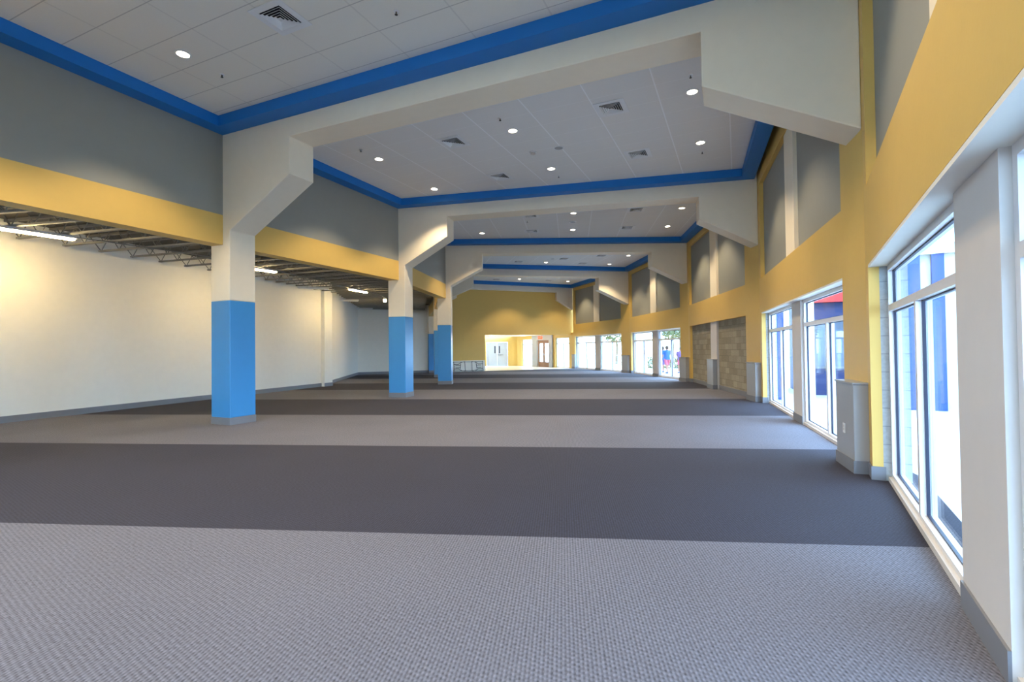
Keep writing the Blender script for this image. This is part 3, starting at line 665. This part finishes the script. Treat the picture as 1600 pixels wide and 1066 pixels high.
for t in ((12.5, 37, 5.5, 'leafy tree outside seen above the person in blue'), (16, 43, 6.5, 'leafy tree outside seen through the far pair of windows'), (15.5, 48, 5.5, 'pale tree outside the farthest windows'), (10.5, 50, 5, 'small tree outside beyond the lobby')): tree(*t)
hb = MB(); HG = F2D((10.5, 38.5), (4, -1.2)); 
for i in range(1400):
    c = HG.p(random.uniform(0, 6), random.uniform(0, .8), random.uniform(-.1, .75)); d = Vector((random.uniform(-1, 1), random.uniform(-1, 1), random.uniform(-1, 1))).normalized(); e_ = d.orthogonal().normalized()
    hb.poly([c+d*.09, c+e_*.06, c-d*.09, c-e_*.06], 'leaf')
tag(hb.build('hedge'), 'low green hedge outside behind the walking people', 'hedge')
b = MB(); RG = F2D((8.1, 36), (-1, 3.2))
for i in range(5): b.tube([RG.p(i*.9, 0, -.12), RG.p(i*.9, 0, .95)], .025, 'steel', 6)
b.tube([RG.p(0, 0, .95), RG.p(3.6, 0, .95)], .025, 'steel', 6); b.tube([RG.p(0, 0, .45), RG.p(3.6, 0, .45)], .018, 'steel', 6)
tag(b.build('railing'), 'thin grey metal railing outside the farthest windows', 'railing')

# people outside
def person(x, y, rz, shirt, shorts, label, h=1.7, stride=.18, zg=-.12):
    r = empty('person', (x, y, zg), rz); tag(r, label, 'person', None)
    k = h/1.72
    J = {'pel': (0, 0, .95), 'spine': (0, 0, 1.15), 'chest': (0, .01, 1.33), 'neck': (0, 0, 1.47), 'head0': (0, .01, 1.53), 'head': (0, .02, 1.64)}
    E = [('pel', 'spine'), ('spine', 'chest'), ('chest', 'neck'), ('neck', 'head0'), ('head0', 'head')]
    rad = {'pel': (.15, .11), 'spine': (.135, .1), 'chest': (.16, .11), 'neck': (.06, .06), 'head0': (.075, .085), 'head': (.085, .1)}
    for s, q in ((-1, 'l'), (1, 'r')):
        st = stride*s
        J.update({'hip'+q: (.1*s, 0, .88), 'knee'+q: (.1*s, st*.6+.03, .5), 'ank'+q: (.1*s, st, .09), 'toe'+q: (.11*s, st+.16, .035),
                  'sh'+q: (.19*s, 0, 1.41), 'elb'+q: (.25*s, -st*.5-.02, 1.13), 'wri'+q: (.25*s, -st*.6+.1, .9), 'palm'+q: (.25*s, -st*.6+.13, .83)})
        E += [('pel', 'hip'+q), ('hip'+q, 'knee'+q), ('knee'+q, 'ank'+q), ('ank'+q, 'toe'+q), ('chest', 'sh'+q), ('sh'+q, 'elb'+q), ('elb'+q, 'wri'+q), ('wri'+q, 'palm'+q)]
        rad.update({'hip'+q: (.09, .095), 'knee'+q: (.055, .06), 'ank'+q: (.038, .04), 'toe'+q: (.04, .03), 'sh'+q: (.055, .055), 'elb'+q: (.042, .042), 'wri'+q: (.028, .03), 'palm'+q: (.032, .02)})
        for f_, (dx, dl) in enumerate(((-.02, .075), (0, .085), (.02, .08), (.036, .065), (-.045, .045))):
            a, b_ = 'f%d%s' % (f_, q), 'g%d%s' % (f_, q); px, py, pz = J['palm'+q]
            J[a] = (px, py+dx, pz-.03 if f_ < 4 else pz+.01); J[b_] = (px-.012*s, py+dx*1.2+(-.02 if f_ == 4 else .01), pz-.03-dl)
            E += [('palm'+q, a), (a, b_)]; rad[a] = (.01, .01); rad[b_] = (.008, .008)
    names = list(J); me = bpy.data.meshes.new('body'); me.from_pydata([Vector(J[n])*k for n in names], [(names.index(a), names.index(b)) for a, b in E], [])
    o = bpy.data.objects.new('body', me); C.objects.link(o); o.parent = r; me.materials.append(M['skin'])
    md = o.modifiers.new('skin', 'SKIN'); me.skin_vertices or None
    for i, n in enumerate(names):
        sv = me.skin_vertices[0].data[i]; sv.radius = (rad[n][0]*k, rad[n][1]*k); sv.use_root = (n == 'pel')
    sb = o.modifiers.new('sub', 'SUBSURF'); sb.levels = 1; sb.render_levels = 1
    def ell(mb, rings, m, seg=14):
        base = len(mb.v); kk = mb.mi(m)
        for (cx, cy, z, rx, ry) in rings:
            for q in range(seg): a = 2*math.pi*q/seg; mb.v.append(Vector((cx+rx*math.cos(a), cy+ry*math.sin(a), z))*k)
        for j in range(len(rings)-1):
            for q in range(seg):
                a, b = base+j*seg+q, base+j*seg+(q+1) % seg; mb.f.append([a, b, b+seg, a+seg]); mb.m.append(kk)
    def add(mb, n): ob = mb.build(n, smooth=True); ob.parent = r; return ob
    b = MB(); ell(b, [(0, 0, .86, .2, .155), (0, 0, .95, .195, .15), (0, 0, 1.15, .185, .14), (0, 0, 1.33, .205, .15), (0, 0, 1.43, .18, .11), (0, 0, 1.48, .075, .075)], shirt)
    for s in (-1, 1):
        st = stride*s; b.tube([Vector((.15*s, 0, 1.41))*k, Vector((.2*s, 0, 1.38))*k, Vector((.24*s, -st*.35, 1.2))*k], [.075*k, .08*k, .075*k], shirt, 10, False)
    add(b, 'shirt')
    b = MB(); ell(b, [(0, 0, .98, .185, .14), (0, 0, .9, .2, .15), (0, 0, .82, .19, .14)], shorts)
    for s in (-1, 1):
        st = stride*s; b.tube([Vector((.1*s, 0, .88))*k, Vector((.1*s, st*.3+.01, .7))*k, Vector((.1*s, st*.52+.02, .54))*k], [.105*k, .1*k, .1*k], shorts, 10, False)
    add(b, 'shorts')
    b = MB(); ell(b, [(0, .0, 1.5, .06, .05), (0, -.02, 1.56, .1, .09), (0, -.01, 1.64, .105, .115), (0, 0, 1.71, .09, .1), (0, 0, 1.76, .04, .05), (0, 0, 1.765, .001, .001)], 'hair'); add(b, 'hair')
    for s in (-1, 1):
        st = stride*s; b = MB(); b.tube([Vector((.1*s, st-.05, .04))*k, Vector((.105*s, st+.06, .045))*k, Vector((.11*s, st+.19, .03))*k], [.05*k, .052*k, .035*k], 'shoe', 10); add(b, 'shoe')
person(9.68, 31.0, .2, 'shirtblue', 'pink', 'person in a bright blue T-shirt and pink shorts walking away outside the windows')
person(9.80, 32.3, .1, 'shirtblue', 'lilac', 'person in blue with dark hair, standing mostly behind the one in pink shorts', 1.66)
person(10.66, 31.4, 2.6, 'lilac', 'pink', 'person in a lilac top at the edge of the window', 1.6)

# ------------------------------------------------------------------ unseen wall behind the camera, kept solid against rear daylight
rb = MB(); GBk = F2D((-19.8, -8.2), Vector((R[-1].x, R[-1].y))-Vector((-19.8, -8.2))); nB = (Vector((R[-1].x, R[-1].y))-Vector((-19.8, -8.2))).length
rb.box(GBk, 0, nB, -.3, 0, 0, ZTOP, 'white')
struct(rb.build('wall_rear'), 'white wall behind the camera')
